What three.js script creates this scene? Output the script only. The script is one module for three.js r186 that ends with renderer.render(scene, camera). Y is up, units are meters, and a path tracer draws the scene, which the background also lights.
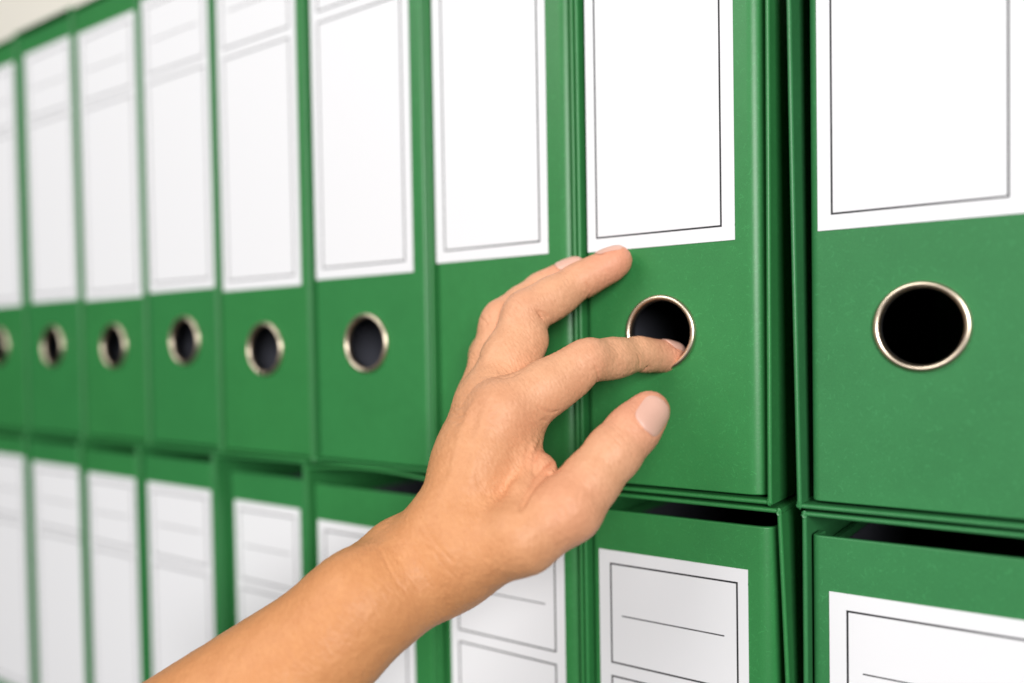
import * as THREE from 'three';
import { mergeGeometries } from 'three/addons/utils/BufferGeometryUtils.js';
import { Brush, Evaluator, SUBTRACTION } from 'three-bvh-csg';
import { createNoise3D, createNoise2D } from 'simplex-noise';
import { RectAreaLightUniformsLib } from 'three/addons/lights/RectAreaLightUniformsLib.js';

// ---------------------------------------------------------------- camera, lamps, exposure
RectAreaLightUniformsLib.init();
const W = 1024, H = 683;
const scene = new THREE.Scene();
const camera = new THREE.PerspectiveCamera(43.65, W / H, 0.01, 20);
camera.position.set(0.1261, 0.0582, 0.3061);
camera.rotation.set(-0.0264, 0.6203, -0.017, 'YXZ');
camera.setViewOffset(W, H, 0, -24, W, H);          // the lens is shifted a little
camera.focus = 0.313;
camera.userData.fStop = 3.0;
scene.add(camera);

const renderer = new THREE.WebGLRenderer({ antialias: true });
renderer.setSize(W, H);
renderer.toneMapping = THREE.LinearToneMapping;
renderer.toneMappingExposure = 1.13;
renderer.shadowMap.enabled = true;

scene.background = new THREE.Color(0x000000);
function softbox(w, h, intensity, color, from, to) {
  const l = new THREE.RectAreaLight(color, intensity, w, h);
  l.position.set(...from); l.lookAt(...to); scene.add(l);
  return l;
}
softbox(0.85, 0.95, 22.0, new THREE.Color(1.0, 0.992, 0.985), [1.40, 0.52, 1.86], [-0.05, 0.02, 0]);      // window light from the right
softbox(2.6, 1.8, 0.35, new THREE.Color(1.0, 0.97, 0.93), [-0.6, 0.1, 2.4], [-0.3, 0.0, 0]);                       // pale far side of the room
softbox(1.8, 1.4, 3.9, new THREE.Color(1.0, 0.985, 0.965), [-0.9, 1.45, 1.75], [-0.6, 0.1, -0.1]);           // ceiling lamp over the shelf

// ---------------------------------------------------------------- helpers
function rng(seed) { let a = seed >>> 0; return () => { a = (a + 0x6D2B79F5) | 0; let t = Math.imul(a ^ (a >>> 15), 1 | a); t = (t + Math.imul(t ^ (t >>> 7), 61 | t)) ^ t; return ((t ^ (t >>> 14)) >>> 0) / 4294967296; }; }
const V = (x, y, z) => new THREE.Vector3(x, y, z);
function add(name, geo, mat, parent) {
  const m = new THREE.Mesh(geo, mat); m.name = name; m.castShadow = m.receiveShadow = true; parent.add(m); return m;
}
function boxUV(geo, ox = 0, oy = 0) {               // uv in metres by the main direction of each face
  const g = geo.index ? geo.toNonIndexed() : geo;
  const p = g.attributes.position, uv = new Float32Array(p.count * 2);
  const a = V(), b = V(), c = V(), n = V();
  for (let i = 0; i < p.count; i += 3) {
    a.fromBufferAttribute(p, i); b.fromBufferAttribute(p, i + 1); c.fromBufferAttribute(p, i + 2);
    n.copy(b).sub(a).cross(V().copy(c).sub(a));
    const x = Math.abs(n.x), y = Math.abs(n.y), z = Math.abs(n.z);
    [a, b, c].forEach((q, k) => {
      uv[(i + k) * 2] = ox + (x >= y && x >= z ? q.z : q.x);
      uv[(i + k) * 2 + 1] = oy + (y > x && y > z ? q.z : q.y);
    });
  }
  g.setAttribute('uv', new THREE.BufferAttribute(uv, 2));
  return g;
}
// a board: rounded-rectangle section in (x, z) drawn out along y in steps, so that it can bow
function board(t, depth, len, r, steps = 24) {
  const s = new THREE.Shape();
  s.moveTo(-t / 2, 0); s.lineTo(t / 2, 0); s.lineTo(t / 2, depth - r);
  s.absarc(t / 2 - r, depth - r, r, 0, Math.PI / 2, false);
  s.absarc(-t / 2 + r, depth - r, r, Math.PI / 2, Math.PI, false);
  s.closePath();
  const g = new THREE.ExtrudeGeometry(s, { depth: len, steps, bevelEnabled: false, curveSegments: 5 });
  // (x, y, z) -> (x, z, y): section's y is depth towards the front, extrusion goes up
  const p = g.attributes.position;
  for (let i = 0; i < p.count; i++) { const y = p.getY(i), z = p.getZ(i); p.setXYZ(i, -p.getX(i), z, y); }
  return g;
}
function smoothNormals(g, deg = 40) { // creased normals for a non-indexed geometry
  const p = g.attributes.position, m = new Map(), fn = [], cosA = Math.cos(deg * Math.PI / 180);
  const key = (i) => `${Math.round(p.getX(i) * 2e5)},${Math.round(p.getY(i) * 2e5)},${Math.round(p.getZ(i) * 2e5)}`;
  const a = V(), b = V(), c = V();
  for (let i = 0; i < p.count; i += 3) {
    a.fromBufferAttribute(p, i); b.fromBufferAttribute(p, i + 1); c.fromBufferAttribute(p, i + 2);
    const n = V().copy(b).sub(a).cross(c.clone().sub(a)); fn.push(n);
    for (let k = 0; k < 3; k++) { const q = key(i + k); if (!m.has(q)) m.set(q, []); m.get(q).push(i / 3); }
  }
  const out = new Float32Array(p.count * 3), un = fn.map((n) => n.clone().normalize());
  for (let i = 0; i < p.count; i++) {
    const f = Math.floor(i / 3), s = V(0, 0, 0);
    for (const q of m.get(key(i))) if (un[q].dot(un[f]) > cosA) s.add(fn[q]);
    s.normalize(); out.set([s.x, s.y, s.z], i * 3);
  }
  g.setAttribute('normal', new THREE.BufferAttribute(out, 3));
  return g;
}

// ---------------------------------------------------------------- materials
const n2 = createNoise2D(rng(11));
function tileNoise(u, v, f, s) { // tileable value from 2-D noise by blending over the edge
  const a = n2(u * f + s, v * f), b = n2((u - 1) * f + s, v * f), c = n2(u * f + s, (v - 1) * f), d = n2((u - 1) * f + s, (v - 1) * f);
  return (a * (1 - u) + b * u) * (1 - v) + (c * (1 - u) + d * u) * v;
}
function dataTex(n, fill, srgb) {
  const d = new Uint8Array(n * n * 4);
  for (let y = 0; y < n; y++) for (let x = 0; x < n; x++) { const c = fill(x / n, y / n, x, y), i = (y * n + x) * 4; d[i] = c[0]; d[i + 1] = c[1]; d[i + 2] = c[2]; d[i + 3] = 255; }
  const t = new THREE.DataTexture(d, n, n); t.wrapS = t.wrapT = THREE.RepeatWrapping; t.magFilter = THREE.LinearFilter; t.minFilter = THREE.LinearMipmapLinearFilter; t.generateMipmaps = true;
  if (srgb) t.colorSpace = THREE.SRGBColorSpace; t.needsUpdate = true; return t;
}
const TN = 1024, TILE = 0.19;
const fibre = new Float32Array(TN * TN);
{ const r = rng(5);
  for (let k = 0; k < 6500; k++) {                 // short pale fibres and specks in the covering paper
    let x = r() * TN, y = r() * TN, a = r() * 6.28; const L = r() < 0.6 ? 1 + r() * 3 : 3 + r() * 9, s = 0.25 + r() * 0.75, bend = (r() - 0.5) * 0.3;
    for (let t = 0; t < L; t++) { const i = ((Math.floor(y) + TN) % TN) * TN + ((Math.floor(x) + TN) % TN); fibre[i] = Math.max(fibre[i], s); x += Math.cos(a); y += Math.sin(a); a += bend; }
  } }
const grain = rng(77);
const coverMap = dataTex(TN, (u, v, x, y) => {
  const m = tileNoise(u, v, 4, 0) * 4 + tileNoise(u, v, 17, 9) * 3 + (grain() - 0.5) * 16, f = fibre[y * TN + x] * 50;
  const b = 206 + m; return [Math.min(255, b + f), Math.min(255, b + f * 0.8), Math.min(255, b + f)];
}, true);
const grain2 = rng(78);
const coverBump = dataTex(TN, (u, v, x, y) => {
  const h = 120 + tileNoise(u, v, 120, 3) * 34 + tileNoise(u, v, 40, 5) * 24 + (grain2() - 0.5) * 40 + fibre[y * TN + x] * 40; return [h, h, h];
});
for (const t of [coverMap, coverBump]) t.repeat.set(1 / TILE, 1 / TILE);
function coverMat(r, g, b) {
  return new THREE.MeshPhysicalMaterial({ color: new THREE.Color().setRGB(r, g, b), map: coverMap, bumpMap: coverBump, bumpScale: 0.00006, roughness: 0.36, specularIntensity: 0.7 });
}
const greens = [coverMat(0.056, 0.335, 0.094), coverMat(0.062, 0.318, 0.106), coverMat(0.052, 0.312, 0.088), coverMat(0.053, 0.316, 0.086)];
const liningMat = new THREE.MeshStandardMaterial({ color: new THREE.Color().setRGB(0.085, 0.088, 0.11), roughness: 0.6 });
const sleeveMat = new THREE.MeshStandardMaterial({ color: new THREE.Color().setRGB(0.02, 0.02, 0.024), roughness: 0.45 });
const nickel = new THREE.MeshStandardMaterial({ color: new THREE.Color().setRGB(0.84, 0.71, 0.55), metalness: 1, roughness: 0.34 });

// printed spine label: two ruled frames, a writing line in the upper one
const LW = 0.064, LH = 0.1796;
function labelTexture(dx, dy) {
  const pw = 720, ph = 2020, s = pw / LW;
  const c = document.createElement('canvas'); c.width = pw; c.height = ph;
  const g = c.getContext('2d'); g.fillStyle = '#fbfbfb'; g.fillRect(0, 0, pw, ph);
  g.strokeStyle = '#1b1a1e';
  const X0 = (0.0049 + dx) * s, X1 = (LW - 0.0049 + dx) * s, Y = (m) => (m + dy) * s;
  g.lineWidth = 0.00068 * s;
  g.strokeRect(X0, Y(0.0052), X1 - X0, (0.0408) * s);
  g.strokeRect(X0, Y(0.0518), X1 - X0, Y(LH - 0.0056) - Y(0.0518));
  g.lineWidth = 0.00045 * s; g.beginPath(); g.moveTo(X0 + 0.0050 * s, Y(0.0262)); g.lineTo(X1 - 0.0052 * s, Y(0.0262)); g.stroke();
  const t = new THREE.CanvasTexture(c); t.colorSpace = THREE.SRGBColorSpace; return t;
}
const grain3 = rng(31);
const paperBump = dataTex(512, (u, v) => { const h = 128 + tileNoise(u, v, 60, 2) * 30 + (grain3() - 0.5) * 50; return [h, h, h]; });
paperBump.repeat.set(6, 17);
const labelMats = new Map();
function labelMat(dx, dy) {
  const k = `${dx},${dy}`;
  if (!labelMats.has(k)) labelMats.set(k, new THREE.MeshStandardMaterial({ color: new THREE.Color().setRGB(0.81, 0.81, 0.83), map: labelTexture(dx * 0.001, dy * 0.001), bumpMap: paperBump, bumpScale: 0.00002, roughness: 0.6 }));
  return labelMats.get(k);
}

// ---------------------------------------------------------------- setting
{ const wall = add('wall', new THREE.BoxGeometry(3.2, 2.2, 0.05), new THREE.MeshStandardMaterial({ color: new THREE.Color().setRGB(0.88, 0.84, 0.75), roughness: 0.9 }), scene);
  wall.position.set(-0.6, 0.35, -0.335); wall.userData.kind = 'structure';
  const shelf = add('shelf_board', new THREE.BoxGeometry(1.4, 0.02, 0.31), new THREE.MeshStandardMaterial({ color: new THREE.Color().setRGB(0.55, 0.53, 0.5), roughness: 0.6 }), scene);
  shelf.position.set(-0.4, -0.3070, -0.15); shelf.userData.kind = 'structure'; }

// ---------------------------------------------------------------- slipcases and binders
const T = 0.0017, DEPTH = 0.27;
let serial = 0;
const numbered = (n, k) => (k ? `${n}_${String(k).padStart(3, '0')}` : n);
function slipcase(k, x0, x1, y0, y1, mat, o = {}) {
  const g = new THREE.Group(); g.name = numbered('slipcase', k); scene.add(g);
  const w = x1 - x0, h = y1 - y0, z = o.z ?? 0;
  g.position.set((x0 + x1) / 2, y0, z);
  const u0 = k * 0.137, v0 = k * 0.071;
  const front = 0.0022;
  const side = (name, sx, bow) => {
    const b = board(T, DEPTH + front, h - 2 * T * 0.98, 0.00105, 28), p = b.attributes.position;
    for (let i = 0; i < p.count; i++) {
      const t = p.getY(i) / h, fz = p.getZ(i) / DEPTH;
      p.setX(i, p.getX(i) + (bow?.[0] ?? 0) * Math.sin(Math.PI * t) * fz + (bow?.[1] ?? 0) * t * fz);
    }
    b.translate(sx * (w / 2 - T / 2), T * 0.98, -DEPTH);
    const parts = [boxUV(b, u0, v0)], cr = rng(900 + k * 7 + sx);
    for (const end of [0, 1]) {                        // folded covering paper bunches up a little at the front corners
      const c = new THREE.IcosahedronGeometry(0.00125, 2), q = c.attributes.position, f = cr() * 9;
      for (let i = 0; i < q.count; i++) { const s = 1 + 0.28 * n2(q.getX(i) * 1800 + f, q.getY(i) * 1800 + q.getZ(i) * 900); q.setXYZ(i, q.getX(i) * s * 0.85, q.getY(i) * s * 1.2, q.getZ(i) * s * 0.9); }
      c.translate(sx * (w / 2 - T / 2) + (bow?.[1] ?? 0) * end, end ? h - T * 0.7 : T * 0.7, front - 0.0007); c.deleteAttribute('uv');
      parts.push(boxUV(c, u0, v0));
    }
    for (const q of parts) for (const n of Object.keys(q.attributes)) if (n !== 'position' && n !== 'uv') q.deleteAttribute(n);
    add(name, smoothNormals(mergeGeometries(parts), 50), mat, g);
  };
  const flat = (name, y, arch, dip) => {
    const b = board(T, DEPTH + front - 0.0001, w - 0.0006, 0.00105, 28);
    b.rotateZ(-Math.PI / 2); b.translate(-(w - 0.0006) / 2, y, -DEPTH);
    const p = b.attributes.position;
    for (let i = 0; i < p.count; i++) { const t = p.getX(i) / w + 0.5, fz = (p.getZ(i) + DEPTH) / DEPTH; p.setY(i, p.getY(i) + (arch ?? 0) * Math.sin(Math.PI * t) * fz + (dip ?? 0) * (t - 0.5) * fz); }
    add(name, smoothNormals(boxUV(b, u0, v0)), mat, g);
  };
  side('side_panel', -1, o.bowL); side('side_panel', 1, o.bowR);
  flat('bottom_panel', T / 2, o.sag, 0); flat('top_panel', h - T / 2, o.arch, o.tilt);
  const back = new THREE.BoxGeometry(w - 2 * T, h - 2 * T, T); back.translate(0, h / 2, -DEPTH + T / 2 + 0.0003);
  add('back_panel', boxUV(back, u0, v0), mat, g);
  g.userData = { label: o.label, category: 'slipcase', group: 'green slipcases holding the binders' };
  return g;
}
const evaluator = new Evaluator(); evaluator.attributes = ['position', 'normal', 'uv']; evaluator.useGroups = false;
const RING = { ro: 0.0150, ri: 0.0127 };
const ringGeo = (() => {
  const pts = [], { ro, ri } = RING;
  pts.push(new THREE.Vector2(ro - 0.0006, -0.0002), new THREE.Vector2(ro, 0.0));
  const c = (ro + ri) / 2, hw = (ro - ri) / 2;
  for (let i = 1; i < 12; i++) { const a = Math.PI * i / 12; pts.push(new THREE.Vector2(c + hw * Math.cos(a), 0.0003 + 0.0013 * Math.sin(a))); }
  pts.push(new THREE.Vector2(ri - 0.0001, 0), new THREE.Vector2(ri - 0.0001, -0.0011));
  const g = new THREE.LatheGeometry(pts, 72); g.rotateX(Math.PI / 2); return g;
})();
const sleeveGeo = (() => {
  const ri = RING.ri; const g = new THREE.LatheGeometry([[ri - 0.0001, -0.0011], [ri - 0.0001, -0.0030], [ri + 0.0011, -0.0030], [ri + 0.0011, -0.0013]].map((q) => new THREE.Vector2(...q)), 56); g.rotateX(Math.PI / 2); return g;
})();
function binder(k, o, mat) {
  // o: x0,x1 spine edges; y0 bottom, y1 top; lx,ly label's lower left corner, lw; ring [x, y]; z
  const g = new THREE.Group(); g.name = numbered('lever_arch_binder', k); scene.add(g);
  const w = o.x1 - o.x0, h = o.y1 - o.y0, cx = (o.x0 + o.x1) / 2, th = 0.0024, r = o.hinge ?? 0.0066, rl = o.plate ? 0.0010 : 0.0032, ret = o.plate ? 0.0027 : 0.0095, inset = 0;
  g.position.set(cx, o.y0, o.z); g.rotation.y = o.yaw ?? 0; g.rotation.z = o.roll ?? 0;
  const u0 = k * 0.093 + 0.03, v0 = k * 0.057;
  // spine: a shallow U in plan with round hinges, pierced for the ring
  const s = new THREE.Shape(), a = w / 2;
  s.moveTo(-a, ret); s.lineTo(-a, rl); s.absarc(-a + rl, rl, rl, Math.PI, Math.PI * 1.5, false); s.lineTo(a - r, 0); s.absarc(a - r, r, r, Math.PI * 1.5, Math.PI * 2, false); s.lineTo(a, ret);
  if (o.plate) s.closePath();
  else { s.lineTo(a - th, ret); s.lineTo(a - th, r); s.absarc(a - r, r, r - th, 0, -Math.PI / 2, true); s.lineTo(-a + rl, th); s.absarc(-a + rl, rl, rl - th, -Math.PI / 2, -Math.PI, true); s.lineTo(-a + th, ret); s.closePath(); }
  let sp = new THREE.ExtrudeGeometry(s, { depth: h - 0.0012, steps: 1, curveSegments: 10, bevelEnabled: true, bevelThickness: 0.0006, bevelSize: 0.0006, bevelOffset: -0.0006, bevelSegments: 3 });
  sp.translate(0, 0, 0.0006); sp.rotateX(-Math.PI / 2);      // section's y -> -z, height -> y
  const cut = new THREE.CylinderGeometry(RING.ri + 0.0012, RING.ri + 0.0012, 0.012, 56); cut.rotateX(Math.PI / 2); cut.translate(o.ring[0] - cx, o.ring[1] - o.y0, 0);
  const A = new Brush(sp), B = new Brush(cut); A.updateMatrixWorld(); B.updateMatrixWorld();
  const res = evaluator.evaluate(A, B, SUBTRACTION).geometry; res.clearGroups?.();
  const sg = new THREE.BufferGeometry(); sg.setAttribute('position', res.attributes.position.clone()); if (res.index) sg.setIndex(res.index.clone());
  add('spine', smoothNormals(boxUV(sg, u0, v0), 32), mat, g);
  for (const sx of [-1, 1]) {
    const c = new THREE.BoxGeometry(th * 0.9, h - 0.006, 0.235); c.translate(sx * (a - th / 2 - inset), h / 2 - 0.003, -ret - 0.0012 - 0.1175);
    add(sx < 0 ? 'front_cover' : 'back_cover', boxUV(c, u0, v0), mat, g);
  }
  for (const sx of [-1, 1]) {
    const c = new THREE.BoxGeometry(0.0004, h - 0.012, 0.225); c.translate(sx * (a - th - 0.0003 - inset), h / 2 - 0.003, -ret - 0.118);
    add('lining', boxUV(c), liningMat, g);
  }
  const lab = new THREE.BoxGeometry(o.lw, o.lh ?? LH, 0.00028); lab.translate(o.lx - cx + o.lw / 2, o.ly - o.y0 + (o.lh ?? LH) / 2, 0.00018);
  const lm = add('label', lab, labelMat(...(o.print ?? [0, 0])), g);
  if (o.ltilt) { const px = o.lx - cx + o.lw / 2, py = o.ly - o.y0; lm.geometry.translate(-px, -py, 0); lm.geometry.rotateZ(o.ltilt); lm.geometry.translate(px, py, 0); }
  const ring = add('finger_ring', ringGeo, nickel, g); ring.position.set(o.ring[0] - cx, o.ring[1] - o.y0, 0.0001);
  add('ring_sleeve', sleeveGeo, sleeveMat, ring);
  g.userData = { label: o.label, category: 'binder', group: o.group };
  return g;
}
const ord = ['', 'rightmost', 'second from right', 'third from right', 'fourth from right', 'fifth from right', 'sixth from right', 'seventh from right', 'second from left', 'leftmost'];
// [case x0, x1, label x, label y, label width, ring x, ring y, spine bottom, z of case, extras] in millimetres
const upper = [
  null,
  [32.4, 113.0, 39.9, 95.4, 62.6, 72.8, 61.3, 0.6, 0.5, { bowL: [-0.0004, -0.0032], recess: 2.0, sx: 36.9 }],
  [-57.0, 23.3, -53.0, 95.0, 62.8, -20.9, 61.2, 0.5, 0, { recess: 1.8, print: [-0.5, 0], bowR: [0, 0.0012] }],
  [-138.0, -57.6, -134.8, 96.0, 62.4, -95.5, 61.0, -0.4, 0, { recess: 1.6, bowL: [0.0004, 0], print: [0.5, 0] }],
  [-222.0, -138.6, -217.2, 93.0, 68.0, -181.7, 59.4, -0.8, -0.3, { recess: 1.0, gap: 2.7, gapR: 2.6, lh: 185.5 }],
  [-301.2, -222.5, -296.2, 90.9, 67.0, -260.2, 57.3, -2.0, -0.3, { recess: 0.9, plate: 1, gap: 2.7, gapR: 1.95, lh: 184.8 }],
  [-375.2, -301.7, -371.6, 93.6, 67.6, -335.2, 63.0, 0.2, -0.3, { recess: 0.9, plate: 1, gap: 2.7, gapR: 1.95, lh: 181.5 }],
  [-454.6, -375.7, -448.4, 91.9, 68.6, -414.4, 60.7, 0.0, -0.3, { recess: 0.9, plate: 1, gap: 2.7, gapR: 1.95 }],
  [-534.3, -455.1, -522.8, 93.5, 65.6, -494.6, 61.6, 0.0, -0.3, { recess: 0.9, plate: 1, gap: 2.7, gapR: 1.95 }],
  [-613.4, -534.8, -606.0, 92.5, 65.8, -577.5, 62.4, 0.0, -0.9, { recess: 0.4, gap: 2.6 }],
];
const lower = [
  null,
  [34.0, 115.0, 42.7, -31.0, 64.0, 0, { recess: 2.2, top: -11.8, print: [1.2, 0.9] }],
  [-56.3, 26.6, -49.8, -27.5, 63.3, 0, { recess: 1.8, top: -11.0, bowR: [0.0040, 0], print: [0.6, 0.3] }],
  [-137.0, -56.9, -130.2, -29.0, 63.2, 0, { recess: 1.8, top: -12.0 }],
  [-228.0, -137.6, -221.7, -34.0, 67.5, 0, { recess: 2.5, top: -15.2, arch: 0.0026, caseTop: -5.6 }],
  [-308.0, -228.5, -300.0, -31.5, 57.4, 0, { recess: 8, top: -15.0, tilt: 0.001 }],
  [-388.0, -308.5, -380.2, -26.4, 66.2, 0, { recess: 1.6, top: -10.0 }],
  [-460.0, -388.5, -452.4, -25.8, 58.0, 0, { recess: 1.4, top: -10.4 }],
  [-539.0, -460.5, -530.4, -23.6, 72.0, 0, { recess: 1.4, top: -8.6 }],
  [-618.0, -539.5, -611.0, -21.0, 66.4, 0, { recess: 1.4, top: -7.6 }],
];
const mm = 0.001;
const caseLabel = (row, i) => i === 1 ? `green cardboard slipcase around the ${ord[i]} binder of the ${row} row` : `green cardboard slipcase around the ${row}-row binder ${ord[i]}`;
for (let i = 1; i <= 9; i++) {
  const [x0, x1, lx, ly, lw, rx, ry, sb, z, e] = upper[i], m = greens[[0, 1, 0, 3, 2, 3, 2, 3, 2, 3][i]];
  slipcase(i - 1, x0 * mm, x1 * mm, Math.max(-2.9, Math.min(-2.2, sb - 2.7)) * mm, [0, 0.2912, 0.2905, 0.2915, 0.2908, 0.2912, 0.2906, 0.2902, 0.2918, 0.2906][i], m, { ...e, z: z * mm, label: caseLabel('upper', i) });
  binder(i - 1, { hinge: e.plate ? 0.0010 : i === 9 ? 0.0029 : i > 3 ? 0.0030 : undefined, plate: e.plate, x0: (e.sx ?? x0 + (e.gap ?? 2.4)) * mm, lh: e.lh ? e.lh * mm : undefined, print: e.print, x1: (x1 - (e.gapR ?? e.gap ?? 2.5)) * mm, y0: Math.max(sb, -0.5) * mm, y1: 0.2872, lx: lx * mm, ly: ly * mm, lw: lw * mm, ring: [rx * mm, ry * mm], z: (z + 2.2 - e.recess) * mm - 0.0006,
    label: i === 2 ? 'green binder in the upper row whose finger ring the hand is pulling' : `green binder with blank white label and metal ring, ${ord[i]} in the upper row`, group: 'green binders in the upper row' }, m);
  const [a0, a1, bx, by, bw, bz, f] = lower[i], m2 = greens[[0, 1, 0, 3, 3, 2, 2, 3, 2, 3][i]];
  slipcase(i + 8, a0 * mm, a1 * mm, -0.2968, (f.caseTop ?? -3.3) * mm, m2, { ...f, z: bz * mm, label: caseLabel('lower', i) });
  binder(i + 8, { hinge: i > 3 ? 0.005 : undefined, x0: (a0 + 2.5) * mm, print: f.print, x1: (a1 - 2.6) * mm, y0: -0.2943, y1: f.top * mm, lx: bx * mm, ly: by * mm - LH, lw: bw * mm, ring: [(bx + bw / 2) * mm, by * mm - LH - 0.034], z: (bz + 2.2 - f.recess) * mm - 0.0006,
    label: `green binder with ruled white label, ${ord[i]} in the lower row`, group: 'green binders in the lower row' }, m2);
}

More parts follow.
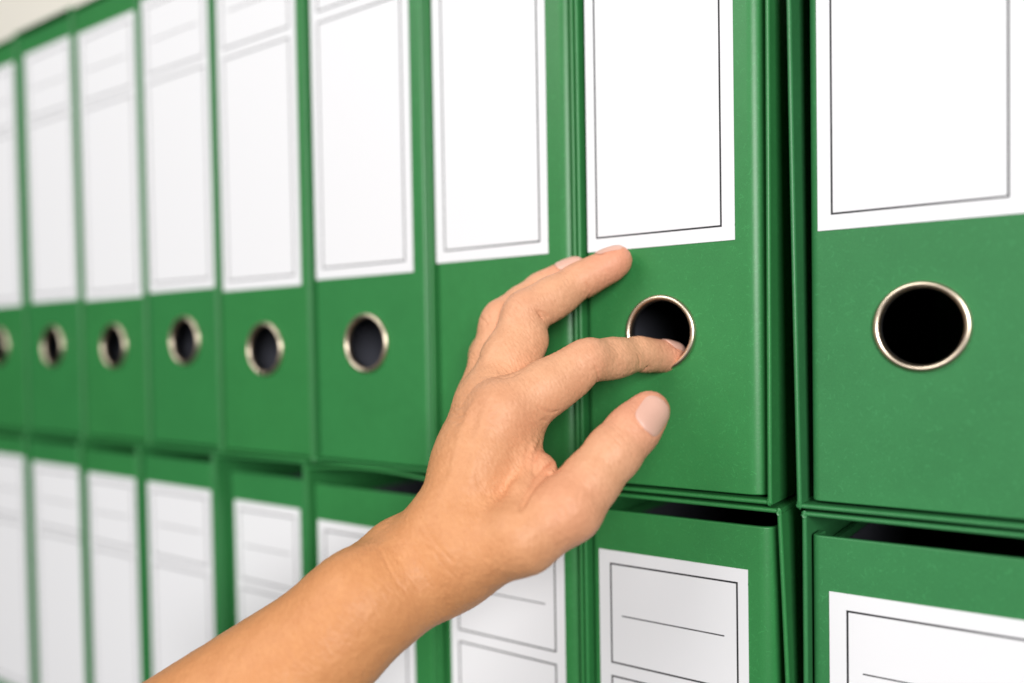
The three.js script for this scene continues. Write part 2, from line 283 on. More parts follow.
// ---------------------------------------------------------------- the hand
// Joints in millimetres, in the scene's axes (x along the shelf, y up, z out of the shelf).
const J = {wrist: [-79.7, -23.0, 74.6], wristA: [-69.5, -18.9, 77.0], wristB: [-87.0, -20.5, 65.0], iC: [-64.0, -7.5, 77.7], mC: [-66.1, -7.9, 73.0], rC: [-71.5, -10.1, 64.7], pC: [-78.8, -14.1, 54.0], iM: [-54.0, 32.8, 60.0], iP: [-33.1, 51.1, 36.0], iD: [-24.5, 53.2, 12.0], iT: [-17.9, 52.0, -6.0], mM: [-66.9, 35.6, 53.0], mP: [-61.9, 69.7, 33.0], mD: [-49.2, 81.9, 15.5], mT: [-35.1, 90.1, 7.5], rM: [-78.3, 35.2, 40.0], rP: [-75.7, 66.7, 30.0], rD: [-67.8, 79.7, 14.0], rT: [-54.4, 87.4, 7.5], pM: [-89.1, 31.5, 26.0], pP: [-88.5, 54.2, 22.0], pD: [-84.1, 62.9, 10.0], pT: [-74.7, 68.6, 4.0], tC: [-54.7, -13.7, 77.4], tH: [-36.8, -6.4, 74.0], tM: [-24.8, 2.5, 64.0], tI: [-14.7, 20.4, 50.0], tT: [-6.9, 33.8, 38.0], web1: [-51.9, 10.5, 63.5], web2: [-38.2, 14.2, 59.8], web3: [-37.9, 7.5, 70.8], palm1: [-68.9, 7.2, 55.0], palm2: [-62.3, 25.5, 47.0], padA: [-54.1, 27.6, 50.0], padB: [-48.8, 19.0, 56.0], ulna: [-87.5, -14.0, 82.4], f1: [-88.7, -34.9, 96.2], f1A: [-84.7, -30.6, 100.6], f1B: [-99.7, -36.7, 86.9], flexA: [-90.9, -45.1, 110.4], flexB: [-138.7, -87.9, 148.4], f2: [-165.0, -92.8, 144.0], f2A: [-160.3, -86.5, 149.1], f2B: [-179.6, -95.5, 138.5], thumbDorsal: [0.75, 0.15, 0.75], thumbNailShift: 0.7, thumbNailTurn: 0.1, back: [0.15, 0.45, 0.88], creases: [{p: [[-27.3, 15.1, 65.9], [-32.2, 13.4, 63.9], [-32.9, 12.2, 67.8], [-33, 10.2, 72.5], [-32.9, 7.5, 76.9], [-32.2, 4.6, 80.8]], w: 0.9, d: 2.6}, {p: [[-42, 22.8, 53.9], [-39.1, 20.2, 61.3], [-37.5, 16.7, 65.6], [-35.6, 13.7, 68]], w: 0.75, d: 0.9}, {p: [[-33, 16.2, 59.4], [-33.7, 14.7, 64.1], [-34, 12.2, 68.6], [-33.4, 9.9, 73.2]], w: 0.75, d: 1.1}, {p: [[-35.8, 17.3, 64], [-35.2, 14.3, 66.7]], w: 0.65, d: 0.8}, {p: [[-41.6, 22.2, 61.3], [-40.9, 18.4, 65], [-38.4, 14.9, 68]], w: 0.8, d: 0.5}, {p: [[-36.6, 33.7, 50], [-37.9, 33.2, 53.2], [-38.9, 34.2, 56.9], [-39.9, 36.1, 59.7]], w: 0.7, d: 0.4}, {p: [[-40, 30.2, 52.1], [-40.1, 30.9, 56.4]], w: 0.6, d: 0.3}, {p: [[-76.7, -9.9, 100.9], [-71.9, -12.8, 103.1], [-68.5, -16.2, 103.9], [-65.8, -19.8, 103.6], [-63.4, -23.2, 101.5]], w: 0.6, d: 0.24}, {p: [[-67.2, 0.9, 91.6], [-61.5, -3.4, 93.7], [-56.6, -8.1, 94], [-51.5, -13.1, 92.5]], w: 0.65, d: 0.26}, {p: [[-72.2, -6.4, 95.4], [-66.7, -10.7, 97.5], [-62.5, -15.5, 97.4], [-59.1, -20.7, 95.4]], w: 0.55, d: 0.14}, {p: [[-76.4, -8, 96.8], [-69.9, -11.9, 100], [-65.5, -16.5, 100.4], [-62.2, -21.7, 98.9]], w: 0.45, d: 0.1}, {p: [[-58.6, -8.9, 94.7], [-54.4, -14.5, 93.7], [-51.2, -18.5, 91.5]], w: 0.6, d: 0.16}, {p: [[-58.8, 46.3, 58.6], [-52.6, 45.8, 61.5], [-50.1, 46.5, 59.5], [-48.5, 47.8, 56.8]], w: 0.8, d: 0.35}, {p: [[-83.6, 54.9, 41], [-78.4, 53, 44.5], [-69.2, 53.5, 52.6]], w: 0.5, d: 0.25}, {p: [[-81.9, 53, 43.2], [-78, 51.5, 45], [-68.3, 52, 53.9]], w: 0.5, d: 0.2}, {p: [[-71.8, 33.5, 67.1], [-65.4, 32.6, 71.5], [-62.2, 33.5, 72.1]], w: 0.6, d: 0.25}, {p: [[-69.3, 31.3, 70.7], [-64, 30.4, 73.9], [-61.1, 30.9, 74.1]], w: 0.6, d: 0.22}, {p: [[-73.3, 35.8, 64.6], [-67.4, 35.2, 68.4], [-63.6, 36.1, 69.8]], w: 0.6, d: 0.2}, {p: [[-55.4, 34.5, 72.7], [-55.1, 28.5, 75.6], [-54.6, 21.4, 79.7], [-55.2, 14.2, 82.5]], w: 2.6, d: 0.5}, {p: [[-51.1, 38.6, 70.3], [-53.2, 31.8, 73.5], [-53.2, 23.3, 78.2], [-53.1, 12.3, 82], [-52.5, 2.9, 86.2]], w: 2.4, d: -0.35}, {p: [[-59.9, 35.6, 71.5], [-59.9, 28.3, 76.2], [-58.7, 19.9, 81.3], [-58.8, 10.8, 84.6]], w: 2.2, d: -0.3}, {p: [[-37.5, 0.9, 85.2], [-48.8, 5.7, 81], [-52.5, 12.9, 81.5], [-52.1, 21.4, 78.6]], w: 1.5, d: -0.22}, {p: [[-56.3, 39.2, 70.4], [-52.7, 37.9, 71.1], [-50.1, 38.6, 70]], w: 0.55, d: 0.16}, {p: [[-55.2, 36.5, 71.9], [-51.7, 35.2, 71.9], [-48.9, 36.2, 70.5]], w: 0.55, d: 0.18}, {p: [[-54.1, 34.2, 72.8], [-50.9, 32.9, 72.5], [-48.2, 33.9, 70.9]], w: 0.55, d: 0.15}, {p: [[-15, 28.5, 56.1], [-11.4, 26.8, 57.2], [-7.9, 23.6, 56.8]], w: 0.5, d: 0.2}, {p: [[-16.3, 26.6, 57.9], [-12.3, 24.2, 59.1], [-8.7, 20.7, 58.3]], w: 0.5, d: 0.22}, {p: [[-15.3, 30.3, 53.4], [-10.8, 28.3, 55.4], [-7.3, 25.4, 55.1]], w: 0.5, d: 0.15}, {p: [[-22.8, 7.8, 75], [-20.1, 5.5, 75], [-18.8, 2.4, 74.9]], w: 0.9, d: 0.2}, {p: [[-24.3, 6.3, 76.3], [-21.7, 4, 76.3], [-20.4, 0.8, 76]], w: 0.9, d: 0.15}, {p: [[-27.1, 45.4, 38.4], [-26.5, 47.7, 40.2], [-26.6, 49.5, 41.4]], w: 0.42, d: 0.55}, {p: [[-20.8, 48.4, 17.9], [-19.9, 51, 19.5], [-20.1, 52.9, 20.8]], w: 0.42, d: 0.5}, {p: [[-42.4, 77.9, 17.7], [-42.2, 79.4, 18.9], [-42.4, 80.9, 20]], w: 0.42, d: 0.5}, {p: [[-52.1, 67.9, 32.4], [-52.7, 69.4, 35], [-53.6, 70.1, 37]], w: 0.5, d: 0.5}, {p: [[-66.7, 75.6, 38.1], [-61.4, 73.4, 41.6], [-59.2, 71, 42.2]], w: 0.45, d: 0.3}, {p: [[-71.6, 74, 34], [-62.6, 71.5, 42.7], [-59.9, 69.1, 43.2]], w: 0.45, d: 0.35}, {p: [[-71.5, 71.6, 36.3], [-63.4, 69.2, 43.5], [-60.7, 67.2, 44.1]], w: 0.45, d: 0.3}, {p: [[-64.7, 76.7, 38.2], [-60.2, 74.5, 40.6], [-58.1, 72.5, 41]], w: 0.45, d: 0.22}, {p: [[-76.6, 69.4, 38.7], [-74.2, 67.3, 39.3]], w: 0.4, d: 0.3}, {p: [[-81.5, 68.7, 36.9], [-77, 67, 39.5], [-75.2, 65, 40]], w: 0.4, d: 0.28}], lo: [-212, -127, -38], hi: [25, 122, 181]};
const vsub = (a, b) => [a[0] - b[0], a[1] - b[1], a[2] - b[2]], vadd = (a, b) => [a[0] + b[0], a[1] + b[1], a[2] + b[2]], vmul = (a, s) => [a[0] * s, a[1] * s, a[2] * s];
const vdot = (a, b) => a[0] * b[0] + a[1] * b[1] + a[2] * b[2], vlen = (a) => Math.hypot(...a), vnorm = (a) => vmul(a, 1 / (vlen(a) || 1));
const vcross = (a, b) => [a[1] * b[2] - a[2] * b[1], a[2] * b[0] - a[0] * b[2], a[0] * b[1] - a[1] * b[0]];
const vmix = (a, b, t) => vadd(vmul(a, 1 - t), vmul(b, t));
const perp = (v, axis) => vnorm(vsub(v, vmul(axis, vdot(v, axis))));
const smin = (a, b, k) => { const h = Math.max(k - Math.abs(a - b), 0) / k; return Math.min(a, b) - h * h * k * 0.25; };
function cone(a, ra, b, rb) {                        // tapered capsule
  const ba = vsub(b, a), l2 = vdot(ba, ba), rr = ra - rb, a2 = l2 - rr * rr, il2 = 1 / l2;
  return (x, y, z) => {
    const px = x - a[0], py = y - a[1], pz = z - a[2], yy = px * ba[0] + py * ba[1] + pz * ba[2], zz = yy - l2;
    const qx = px * l2 - ba[0] * yy, qy = py * l2 - ba[1] * yy, qz = pz * l2 - ba[2] * yy, x2 = qx * qx + qy * qy + qz * qz, y2 = yy * yy * l2, z2 = zz * zz * l2;
    const k = Math.sign(rr) * rr * rr * x2;
    if (Math.sign(zz) * a2 * z2 > k) return Math.sqrt(x2 + z2) * il2 - rb;
    if (Math.sign(yy) * a2 * y2 < k) return Math.sqrt(x2 + y2) * il2 - ra;
    return (Math.sqrt(x2 * a2 * il2) + yy * rr) * il2 - ra;
  };
}
function ellipsoid(c, X, Y, rx, ry, rz) {            // X, Y unit axes
  const Z = vcross(X, Y);
  return (x, y, z) => {
    const p = [x - c[0], y - c[1], z - c[2]], u = vdot(p, X) / rx, v = vdot(p, Y) / ry, w = vdot(p, Z) / rz;
    const k0 = Math.hypot(u, v, w), k1 = Math.hypot(u / rx, v / ry, w / rz); return k1 < 1e-9 ? -Math.min(rx, ry, rz) : k0 * (k0 - 1) / k1;
  };
}
const marks = [];                                    // grooves (depth > 0) and ridges (depth < 0) along short lines
const mark = (a, b, width, depth) => marks.push({ a, b, w2: width * width, depth, ba: vsub(b, a), il2: 1 / Math.max(1e-6, vdot(vsub(b, a), vsub(b, a))), reach: width * 2.6 });
const nails = [];
const rand = rng(4242);
const armDir = vnorm(vsub(J.wrist, J.f2)), camSide = vnorm([0.5, 0.05, 0.85]);
const armAcross = perp([0, 1, 0], armDir);
const digits = [];
function digit(name, r, opt = {}) {
  // joints M (knuckle), P, D, T; r = radii at [M, mid, P, mid, D, pad, T]
  const [M, P, D, T] = ['M', 'P', 'D', 'T'].map((q) => J[name + q]);
  const dorsal = opt.dorsal ? vnorm(opt.dorsal) : vnorm(vsub(P, vmix(M, D, vlen(vsub(P, M)) / (vlen(vsub(P, M)) + vlen(vsub(D, P))))));
  const dn = (a, b) => perp(dorsal, vnorm(vsub(b, a)));
  const d1 = dn(M, P), d2 = dn(P, D), d3 = dn(D, T);
  const prims = [cone(M, r[0], vmix(M, P, 0.5), r[1]), cone(vmix(M, P, 0.5), r[1], P, r[2]), cone(P, r[2], vmix(P, D, 0.5), r[3]), cone(vmix(P, D, 0.5), r[3], D, r[4]), cone(D, r[4], T, r[6])];
  // volar pads
  const pad = (a, b, t0, t1, n, rr, off) => prims.push(cone(vsub(vmix(a, b, t0), vmul(n, off)), rr * 0.96, vsub(vmix(a, b, t1), vmul(n, off)), rr * 0.94));
  pad(M, P, 0.35, 0.74, d1, r[1], opt.pad ?? 1.3); pad(P, D, 0.34, 0.66, d2, r[3], 1.1); pad(D, T, 0.3, 0.75, d3, r[5], 0.7);
  // knuckle on the back of the middle joint
  prims.push(cone(vadd(vmix(M, P, 0.93), vmul(d1, 0.7)), r[2] * 0.93, vadd(vmix(P, D, 0.08), vmul(d2, 0.6)), r[2] * 0.9));
  digits.push({ prims, k: opt.k ?? 4, join: opt.join ?? 7 });
  const across = (n, a, b) => vnorm(vcross(n, vnorm(vsub(b, a))));
  // creases: volar at both joints, wrinkles on the back
  const ring = (c, n, ax, rad, a0, a1, w, dep) => { let prev = null; for (let i = 0; i <= 8; i++) { const t = a0 + (a1 - a0) * i / 8, p = vadd(c, vadd(vmul(n, Math.cos(t) * rad), vmul(ax, Math.sin(t) * rad))); if (prev) mark(prev, p, w, dep); prev = p; } };
  const nP = vnorm(vadd(d1, d2)), nD = vnorm(vadd(d2, d3)), xP = across(d1, M, P), xD = across(d2, P, D);
  const volarP = vsub(P, vmul(nP, 0.6)), volarD = vsub(D, vmul(nD, 0.4));
  ring(volarP, nP, xP, r[2] + 0.4, Math.PI * 0.62, Math.PI * 1.38, 0.75, 0.75);
  ring(volarD, nD, xD, r[4] + 0.3, Math.PI * 0.62, Math.PI * 1.38, 0.65, 0.6);
  for (let i = -3; i <= 3; i++) {
    const c = vadd(vmix(P, i < 0 ? M : D, Math.abs(i) * 0.05), vmul(nP, 0.7)), sp = 0.75 - Math.abs(i) * 0.08;
    ring(c, nP, xP, r[2] * 0.98, -sp + rand() * 0.2, sp - rand() * 0.2, 0.42 + rand() * 0.2, (i === 0 ? 0.26 : 0.18) * (opt.wrinkle ?? 1));
  }
  for (let i = -1; i <= 1; i++) { const c = vmix(D, i < 0 ? P : T, Math.abs(i) * 0.07); ring(c, nD, xD, r[4], -0.7, 0.7, 0.4, 0.13 * (opt.wrinkle ?? 1)); }
  return { M, P, D, T, d1, d2, d3, xD, xP };
}
const I = digit('i', [10.2, 9.2, 7.1, 6.6, 5.9, 5.8, 5.2], { wrinkle: 0.7, dorsal: [0.15, 1, 0.45] });
const Mi = digit('m', [9.8, 9.0, 7.8, 7.3, 6.5, 6.4, 5.6], { pad: 4.6 });
const Ri = digit('r', [9.4, 8.6, 7.6, 6.9, 6.2, 6.0, 5.3]);
const Pi = digit('p', [8.6, 7.6, 6.8, 6.2, 5.4, 5.3, 4.7]);
const palmPrims = [];
const pp = (f, k = 9) => palmPrims.push([f, k]);
const knuck = { i: [10.6, 10.6], m: [10.0, 10.2], r: [9.6, 9.6], p: [9.2, 8.8] };
for (const q of 'imrp') {
  const b = J[q + 'C'], e = J[q + 'M'];
  pp(cone(b, knuck[q][0] + 2.0, vmix(b, e, 0.55), knuck[q][0]), 14); pp(cone(vmix(b, e, 0.55), knuck[q][0], e, knuck[q][1]), 13);
}
// wrist and forearm: two bones side by side
pp(cone(J.wristA, 17.4, J.f1A, 17.2), 12); pp(cone(J.wristB, 14.5, J.f1B, 17), 12);
pp(cone(J.f1A, 17.2, J.f2A, 18.4), 12); pp(cone(J.f1B, 17, J.f2B, 18), 12);
pp(cone(J.flexA, 16.5, J.flexB, 22), 10);
pp(cone(J.ulna, 7.5, vmix(J.ulna, J.f1B, 0.4), 6), 11);
pp(cone(J.wristA, 15.5, J.iC, 12.5), 10); pp(cone(J.wristB, 14, J.pC, 12), 10);
// ball of the thumb and the web to the index finger
pp(cone(J.tC, 13.5, J.tH, 12.6), 9);
pp(cone(J.web1, 6.5, J.web2, 4.4), 7); pp(cone(J.web2, 4.2, J.web3, 4.4), 5);
pp(cone(J.palm1, 9.5, J.palm2, 9), 10);
pp(cone(J.padA, 8.6, J.padB, 7.2), 7);
{ // thumb
  const M = J.tM, P = J.tI, T = J.tT, dv = vnorm(J.thumbDorsal), a1 = vnorm(vsub(P, M)), a2 = vnorm(vsub(T, P)), n1 = perp(dv, a1), n2v = perp(dv, a2), x2 = vnorm(vcross(a2, n2v)), x1 = vnorm(vcross(a1, n1));
  const prims = [cone(J.tH, 12.4, M, 11.6), cone(M, 11.4, vmix(M, P, 0.5), 9.7), cone(vmix(M, P, 0.5), 9.7, P, 9.4), cone(P, 9.3, vmix(P, T, 0.55), 8.4), cone(vmix(P, T, 0.55), 8.4, T, 6.9)];
  prims.push(cone(vsub(vmix(P, T, 0.45), vmul(n2v, 1.6)), 8.2, vsub(vmix(P, T, 0.85), vmul(n2v, 1.0)), 7.0));
  digits.push({ prims, k: 3, join: 3.5 });
  for (let i = -3; i <= 3; i++) { const c = vadd(vmix(P, i < 0 ? M : T, Math.abs(i) * 0.055), vmul(n1, 8.9)); const s = 5.2 - Math.abs(i) * 0.7; mark(vadd(c, vmul(x1, -s + rand())), vadd(vadd(c, vmul(x1, s - rand())), vmul(a1, (rand() - 0.5) * 1.2)), 0.45 + rand() * 0.2, 0.2); }
  const c = vadd(vmix(P, T, 0.98), vmul(n2v, 2));
  nails.push({ c: vadd(vmix(P, T, 0.88), vadd(vmul(n2v, 7), vmul(x2, J.thumbNailShift ?? 0))), across: vnorm(vadd(x2, vmul(n2v, -(J.thumbNailTurn ?? 0)))), along: a2, out: vnorm(vadd(n2v, vmul(x2, J.thumbNailTurn ?? 0))), w: 5.7, l: 6.7 });
  const nl = nails[0]; // the fold of skin round the nail
  const base0 = vsub(nl.c, vmul(nl.along, nl.l * 0.98));
  mark(vadd(base0, vadd(vmul(nl.across, -4.6), vmul(nl.out, 0.2))), vadd(base0, vadd(vmul(nl.across, 4.6), vmul(nl.out, 0.2))), 0.7, 0.25);
}
const fingerNail = (F, w, l, turn = 0) => { const al = vnorm(vsub(F.T, F.D)), x = vnorm(vcross(al, F.d3)); nails.push({ c: vadd(vmix(F.D, F.T, 0.93), vmul(F.d3, 5.5)), across: vnorm(vadd(x, vmul(F.d3, -turn))), along: al, out: vnorm(vadd(F.d3, vmul(x, turn))), w, l }); };
fingerNail(I, 4.6, 5.4); fingerNail(Mi, 4.8, 5.6); fingerNail(Ri, 4.5, 5.3);
// tendons and knuckles on the back of the hand
const back = vnorm(J.back);
for (const [q, off, dep] of [['i', 10.8, -0.55], ['m', 10.4, -0.6], ['r', 10, -0.5]]) mark(vadd(vmix(J[q + 'C'], J[q + 'M'], 0.25), vmul(back, off + 1)), vadd(J[q + 'M'], vmul(back, off - 1)), 2.6, dep);
for (const [a, b, t0, t1, dep] of [['i', 'm', 0.55, 0.95, 0.9], ['m', 'r', 0.5, 0.95, 0.8]]) mark(vadd(vmix(vmix(J[a + 'C'], J[b + 'C'], 0.5), vmix(J[a + 'M'], J[b + 'M'], 0.5), t0), vmul(back, 9)), vadd(vmix(vmix(J[a + 'C'], J[b + 'C'], 0.5), vmix(J[a + 'M'], J[b + 'M'], 0.5), t1), vmul(back, 9)), 3.2, dep);
for (const L of J.creases) for (let i = 0; i + 1 < L.p.length; i++) mark(L.p[i], L.p[i + 1], L.w, L.d);
const CELL = 0.55, RELIEF = 1.9, BOX = [J.lo, J.hi];
const reds = [[I.T, 15], [Mi.T, 15], [Ri.T, 13], [J.tT, 17], [J.tM, 12], [I.P, 7], [Mi.P, 7], [Ri.P, 7], [J.web2, 6], [I.M, 9]];
function skinColour(x, y, z) {
  let red = 0; for (const [c, r] of reds) { const q = ((x - c[0]) ** 2 + (y - c[1]) ** 2 + (z - c[2]) ** 2) / (r * r); red = Math.max(red, Math.exp(-q)); }
  const t = vdot(vsub([x, y, z], J.wrist), armDir), tan = 1 / (1 + Math.exp((t - 42) / 14));     // the arm and the back of the hand are more tanned than the fingers
  const n = noise3(x * 0.12, y * 0.12, z * 0.12 + 5) * 0.5 + noise3(x * 0.35, y * 0.35, z * 0.35) * 0.45 + noise3(x * 1.1, y * 1.1, z * 1.1) * 0.45 + noise3(x * 2.1, y * 2.1, z * 2.1 + 9) * 0.4;
  let r = 0.695 - 0.08 * tan, g = 0.360 - 0.088 * tan, b = 0.208 - 0.096 * tan;
  g *= 1 - 0.17 * red; b *= 1 - 0.10 * red;
  const s = 1 + 0.055 * n; r *= s; g *= 1 + 0.085 * n; b *= 1 + 0.10 * n;
  const f = noise3(x * 0.42 + 40, y * 0.42, z * 0.42) ; if (f > 0.86) { const q = (f - 0.86) / 0.14 * 0.16 * tan; r *= 1 - q * 0.7; g *= 1 - q; b *= 1 - q; }
  return [r, g, b];
}

const noise3 = createNoise3D(rng(99));
const all = { palm: palmPrims, digits, marks };
let near = all;                                      // what lies near the block in hand
function around(x, y, z, reach) {
  const keep = (list, get) => { const v = list.map((q) => get(q)(x, y, z)), lo = Math.min(...v); return list.filter((_, i) => v[i] < lo + reach); };
  near = { palm: keep(all.palm, (q) => q[0]),
    digits: all.digits.filter((F) => Math.min(...F.prims.map((f) => f(x, y, z))) < reach).map((F) => ({ ...F, prims: keep(F.prims, (f) => f) })),
    marks: all.marks.filter((m) => { const t = Math.min(1, Math.max(0, ((x - m.a[0]) * m.ba[0] + (y - m.a[1]) * m.ba[1] + (z - m.a[2]) * m.ba[2]) * m.il2)); return Math.hypot(x - m.a[0] - m.ba[0] * t, y - m.a[1] - m.ba[1] * t, z - m.a[2] - m.ba[2] * t) < reach * 0.5 + m.reach; }) };
}
function base(x, y, z) {
  let palm = 1e9; for (const [f, k] of near.palm) palm = palm > 1e8 ? f(x, y, z) : smin(palm, f(x, y, z), k);
  let d = palm;
  for (const F of near.digits) {
    let q = 1e9; for (const f of F.prims) { const v = f(x, y, z); q = q > 1e8 ? v : smin(q, v, F.k); }
    d = Math.min(d, smin(palm, q, F.join));
  }
  return d;
}
function field(x, y, z) {
  let d = base(x, y, z);
  if (Math.abs(d) > 3) return d;
  for (const m of near.marks) {
    const px = x - m.a[0], py = y - m.a[1], pz = z - m.a[2], t = Math.min(1, Math.max(0, (px * m.ba[0] + py * m.ba[1] + pz * m.ba[2]) * m.il2));
    const ex = px - m.ba[0] * t, ey = py - m.ba[1] * t, ez = pz - m.ba[2] * t, e2 = ex * ex + ey * ey + ez * ez;
    if (e2 < m.reach * m.reach) d += m.depth * Math.exp(-e2 / m.w2) * (1 - 0.55 * Math.pow(Math.abs(2 * t - 1), 3));
  }
  if (Math.abs(d) > 1.3) return d;
  // skin relief: soft lumps, then the fine criss-cross net that runs across the limb
  const s = x * armDir[0] + y * armDir[1] + z * armDir[2], c = x * armAcross[0] + y * armAcross[1] + z * armAcross[2];
  d += 0.08 * noise3(x * 0.09, y * 0.09, z * 0.09) + 0.05 * noise3(x * 0.28, y * 0.28, z * 0.28);
  d += RELIEF * (0.040 * noise3(s * 0.95, c * 0.32, z * 0.32) + 0.020 * noise3(x * 0.8 + 7, y * 0.8, z * 0.8) + 0.024 * noise3(x * 1.6, y * 1.6 + 3, z * 1.6));
  return d;
}
// surface nets on the blocks of the grid that the skin passes through
function skinMesh(h) {
  const N = 14, B = N * h, lo = BOX[0], hi = BOX[1], nb = [0, 1, 2].map((i) => Math.ceil((hi[i] - lo[i]) / B));
  const ids = new Map(), pos = [], quads = [], P = [], Nn = [], Cc = [], e = h * 0.55;
  const S = nb.map((n) => n * N + 2), key = (i, j, k) => (i * S[1] + j) * S[2] + k;
  const M = N + 2, val = new Float32Array(M * M * M), at = (i, j, k) => (i * M + j) * M + k;
  for (let bi = 0; bi < nb[0]; bi++) for (let bj = 0; bj < nb[1]; bj++) for (let bk = 0; bk < nb[2]; bk++) {
    const x0 = lo[0] + bi * B, y0 = lo[1] + bj * B, z0 = lo[2] + bk * B;
    near = all; if (Math.abs(base(x0 + B / 2, y0 + B / 2, z0 + B / 2)) > B * 0.9 + 2.5) continue;
    around(x0 + B / 2, y0 + B / 2, z0 + B / 2, B * 1.9 + 15);
    for (let i = 0; i < M; i++) for (let j = 0; j < M; j++) for (let k = 0; k < M; k++) val[at(i, j, k)] = field(x0 + i * h, y0 + j * h, z0 + k * h);
    for (let i = 0; i <= N; i++) for (let j = 0; j <= N; j++) for (let k = 0; k <= N; k++) {
      let mask = 0; const c = [];
      for (let q = 0; q < 8; q++) { const v = val[at(i + (q & 1), j + ((q >> 1) & 1), k + ((q >> 2) & 1))]; c.push(v); if (v < 0) mask |= 1 << q; }
      if (mask === 0 || mask === 255) continue;
      const K = key(bi * N + i, bj * N + j, bk * N + k);
      if (!ids.has(K)) {
        let n = 0, sx = 0, sy = 0, sz = 0;
        for (let q = 0; q < 8; q++) for (const b of [1, 2, 4]) {
          if (q & b) continue; const r = q | b; if ((c[q] < 0) === (c[r] < 0)) continue;
          const t = c[q] / (c[q] - c[r]); n++;
          sx += (q & 1) + (b === 1 ? t : 0); sy += ((q >> 1) & 1) + (b === 2 ? t : 0); sz += ((q >> 2) & 1) + (b === 4 ? t : 0);
        }
        ids.set(K, P.length / 3);
        let x = x0 + (i + sx / n) * h, y = y0 + (j + sy / n) * h, z = z0 + (k + sz / n) * h;
        let gx = field(x + e, y, z) - field(x - e, y, z), gy = field(x, y + e, z) - field(x, y - e, z), gz = field(x, y, z + e) - field(x, y, z - e);
        const l = Math.hypot(gx, gy, gz) || 1, f = field(x, y, z) * 0.8; gx /= l; gy /= l; gz /= l; x -= gx * f; y -= gy * f; z -= gz * f;
        P.push(x / 1000, y / 1000, z / 1000); Nn.push(gx, gy, gz); Cc.push(...skinColour(x, y, z, gx, gy, gz));
      }
      if (i < N && j < N && k < N) for (let a = 0; a < 3; a++) {   // edges that start at this cell's corner
        const e = 1 << a; if ((c[0] < 0) === (c[e] < 0)) continue;
        quads.push([bi * N + i, bj * N + j, bk * N + k, a, c[0] < 0]);
      }
    }
  }
  const idx = [];
  for (const [i, j, k, a, inside] of quads) {
    const d1 = a === 0 ? [0, 1, 0] : a === 1 ? [0, 0, 1] : [1, 0, 0], d2 = a === 0 ? [0, 0, 1] : a === 1 ? [1, 0, 0] : [0, 1, 0];
    const g = (u, v) => ids.get(key(i - u * d1[0] - v * d2[0], j - u * d1[1] - v * d2[1], k - u * d1[2] - v * d2[2]));
    const A = g(0, 0), Bq = g(1, 0), C = g(1, 1), D = g(0, 1); if (A === undefined || Bq === undefined || C === undefined || D === undefined) continue;
    if (inside) idx.push(A, Bq, C, A, C, D); else idx.push(A, C, Bq, A, D, C);
  }
  near = all;
  const g = new THREE.BufferGeometry();
  g.setAttribute('position', new THREE.Float32BufferAttribute(P, 3)); g.setAttribute('normal', new THREE.Float32BufferAttribute(Nn, 3)); g.setAttribute('color', new THREE.Float32BufferAttribute(Cc, 3));
  g.setIndex(idx); console.log('hand triangles', idx.length / 3); return g;
}
for (const q of nails) {                              // the fold of skin along the root and the sides of each nail
  let prev = null;
  for (let i = 0; i <= 20; i++) {
    const t = Math.PI * (0.92 + 1.16 * i / 20), u = 1.07 * q.w * Math.sign(Math.cos(t)) * Math.pow(Math.abs(Math.cos(t)), 0.7), v = 1.06 * q.l * Math.sign(Math.sin(t)) * Math.pow(Math.abs(Math.sin(t)), 0.8);
    let p = vadd(q.c, vadd(vmul(q.across, u), vadd(vmul(q.along, v), vmul(q.out, 5)))), ok = false;
    for (let s = 0; s < 60; s++) { const d = base(...p); if (d < 0.02) { ok = true; break; } p = vsub(p, vmul(q.out, Math.max(0.03, d * 0.8))); }
    if (ok && prev) mark(prev, p, 0.5, 0.32); prev = ok ? p : null;
  }
}
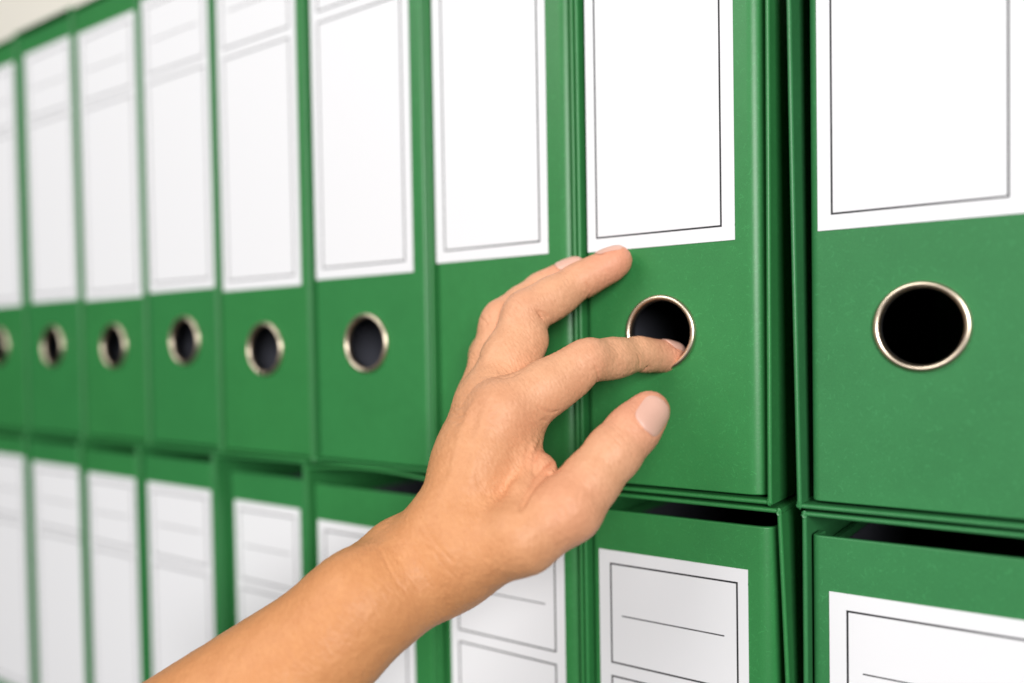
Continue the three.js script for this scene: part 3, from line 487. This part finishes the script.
const person = add('person', skinMesh(CELL), new THREE.MeshPhysicalMaterial({ vertexColors: true, roughness: 0.5, specularIntensity: 0.55 }), scene);
person.userData = { label: 'bare left forearm and hand with index finger hooked into a binder ring', category: 'person' };
// nails: curved plates that follow the fingertip
const nailMat = new THREE.MeshPhysicalMaterial({ color: new THREE.Color().setRGB(0.70, 0.41, 0.32), roughness: 0.42, clearcoat: 0.15, clearcoatRoughness: 0.35 });
for (const q of nails) {
  const nu = 22, nv = 28, pts = [], ix = [], X = q.across, Y = q.along, Zn = q.out;
  const project = (u, v) => {                         // march from outside on to the skin
    let p = vadd(q.c, vadd(vmul(X, u), vadd(vmul(Y, v), vmul(Zn, 6)))), d;
    for (let s = 0; s < 40; s++) { d = base(...p); if (d < 0.01) break; p = vsub(p, vmul(Zn, Math.max(0.02, d * 0.8))); }
    return p;
  };
  for (let j = 0; j <= nv; j++) for (let i = 0; i <= nu; i++) {
    const v = (j / nv) * 2 - 1, u = (i / nu) * 2 - 1;
    const endw = v > 0 ? Math.pow(1 - Math.pow(Math.max(0, (v - 0.25) / 0.75), 2.6), 0.5) : Math.pow(1 - Math.pow(Math.max(0, (-v - 0.35) / 0.65), 3.2), 0.5);
    const uu = u * q.w * Math.max(0.02, endw), vv = v * q.l;
    const p = project(uu, vv), edge = Math.max(Math.abs(u), Math.abs(v) ** 3);
    const lift = 0.30 * (1 - edge ** 6) + 0.02 + (v > 0.75 ? 0.25 * (v - 0.75) * 4 * (1 - edge ** 10) : 0);
    const w = vadd(p, vmul(Zn, lift)); pts.push(w[0] / 1000, w[1] / 1000, w[2] / 1000);
  }
  for (let j = 0; j < nv; j++) for (let i = 0; i < nu; i++) { const a = j * (nu + 1) + i; ix.push(a, a + 1, a + nu + 2, a, a + nu + 2, a + nu + 1); }
  const g = new THREE.BufferGeometry(); g.setAttribute('position', new THREE.Float32BufferAttribute(pts, 3)); g.setIndex(ix); g.computeVertexNormals();
  add('fingernail', g, nailMat, person);
}


renderer.render(scene, camera);
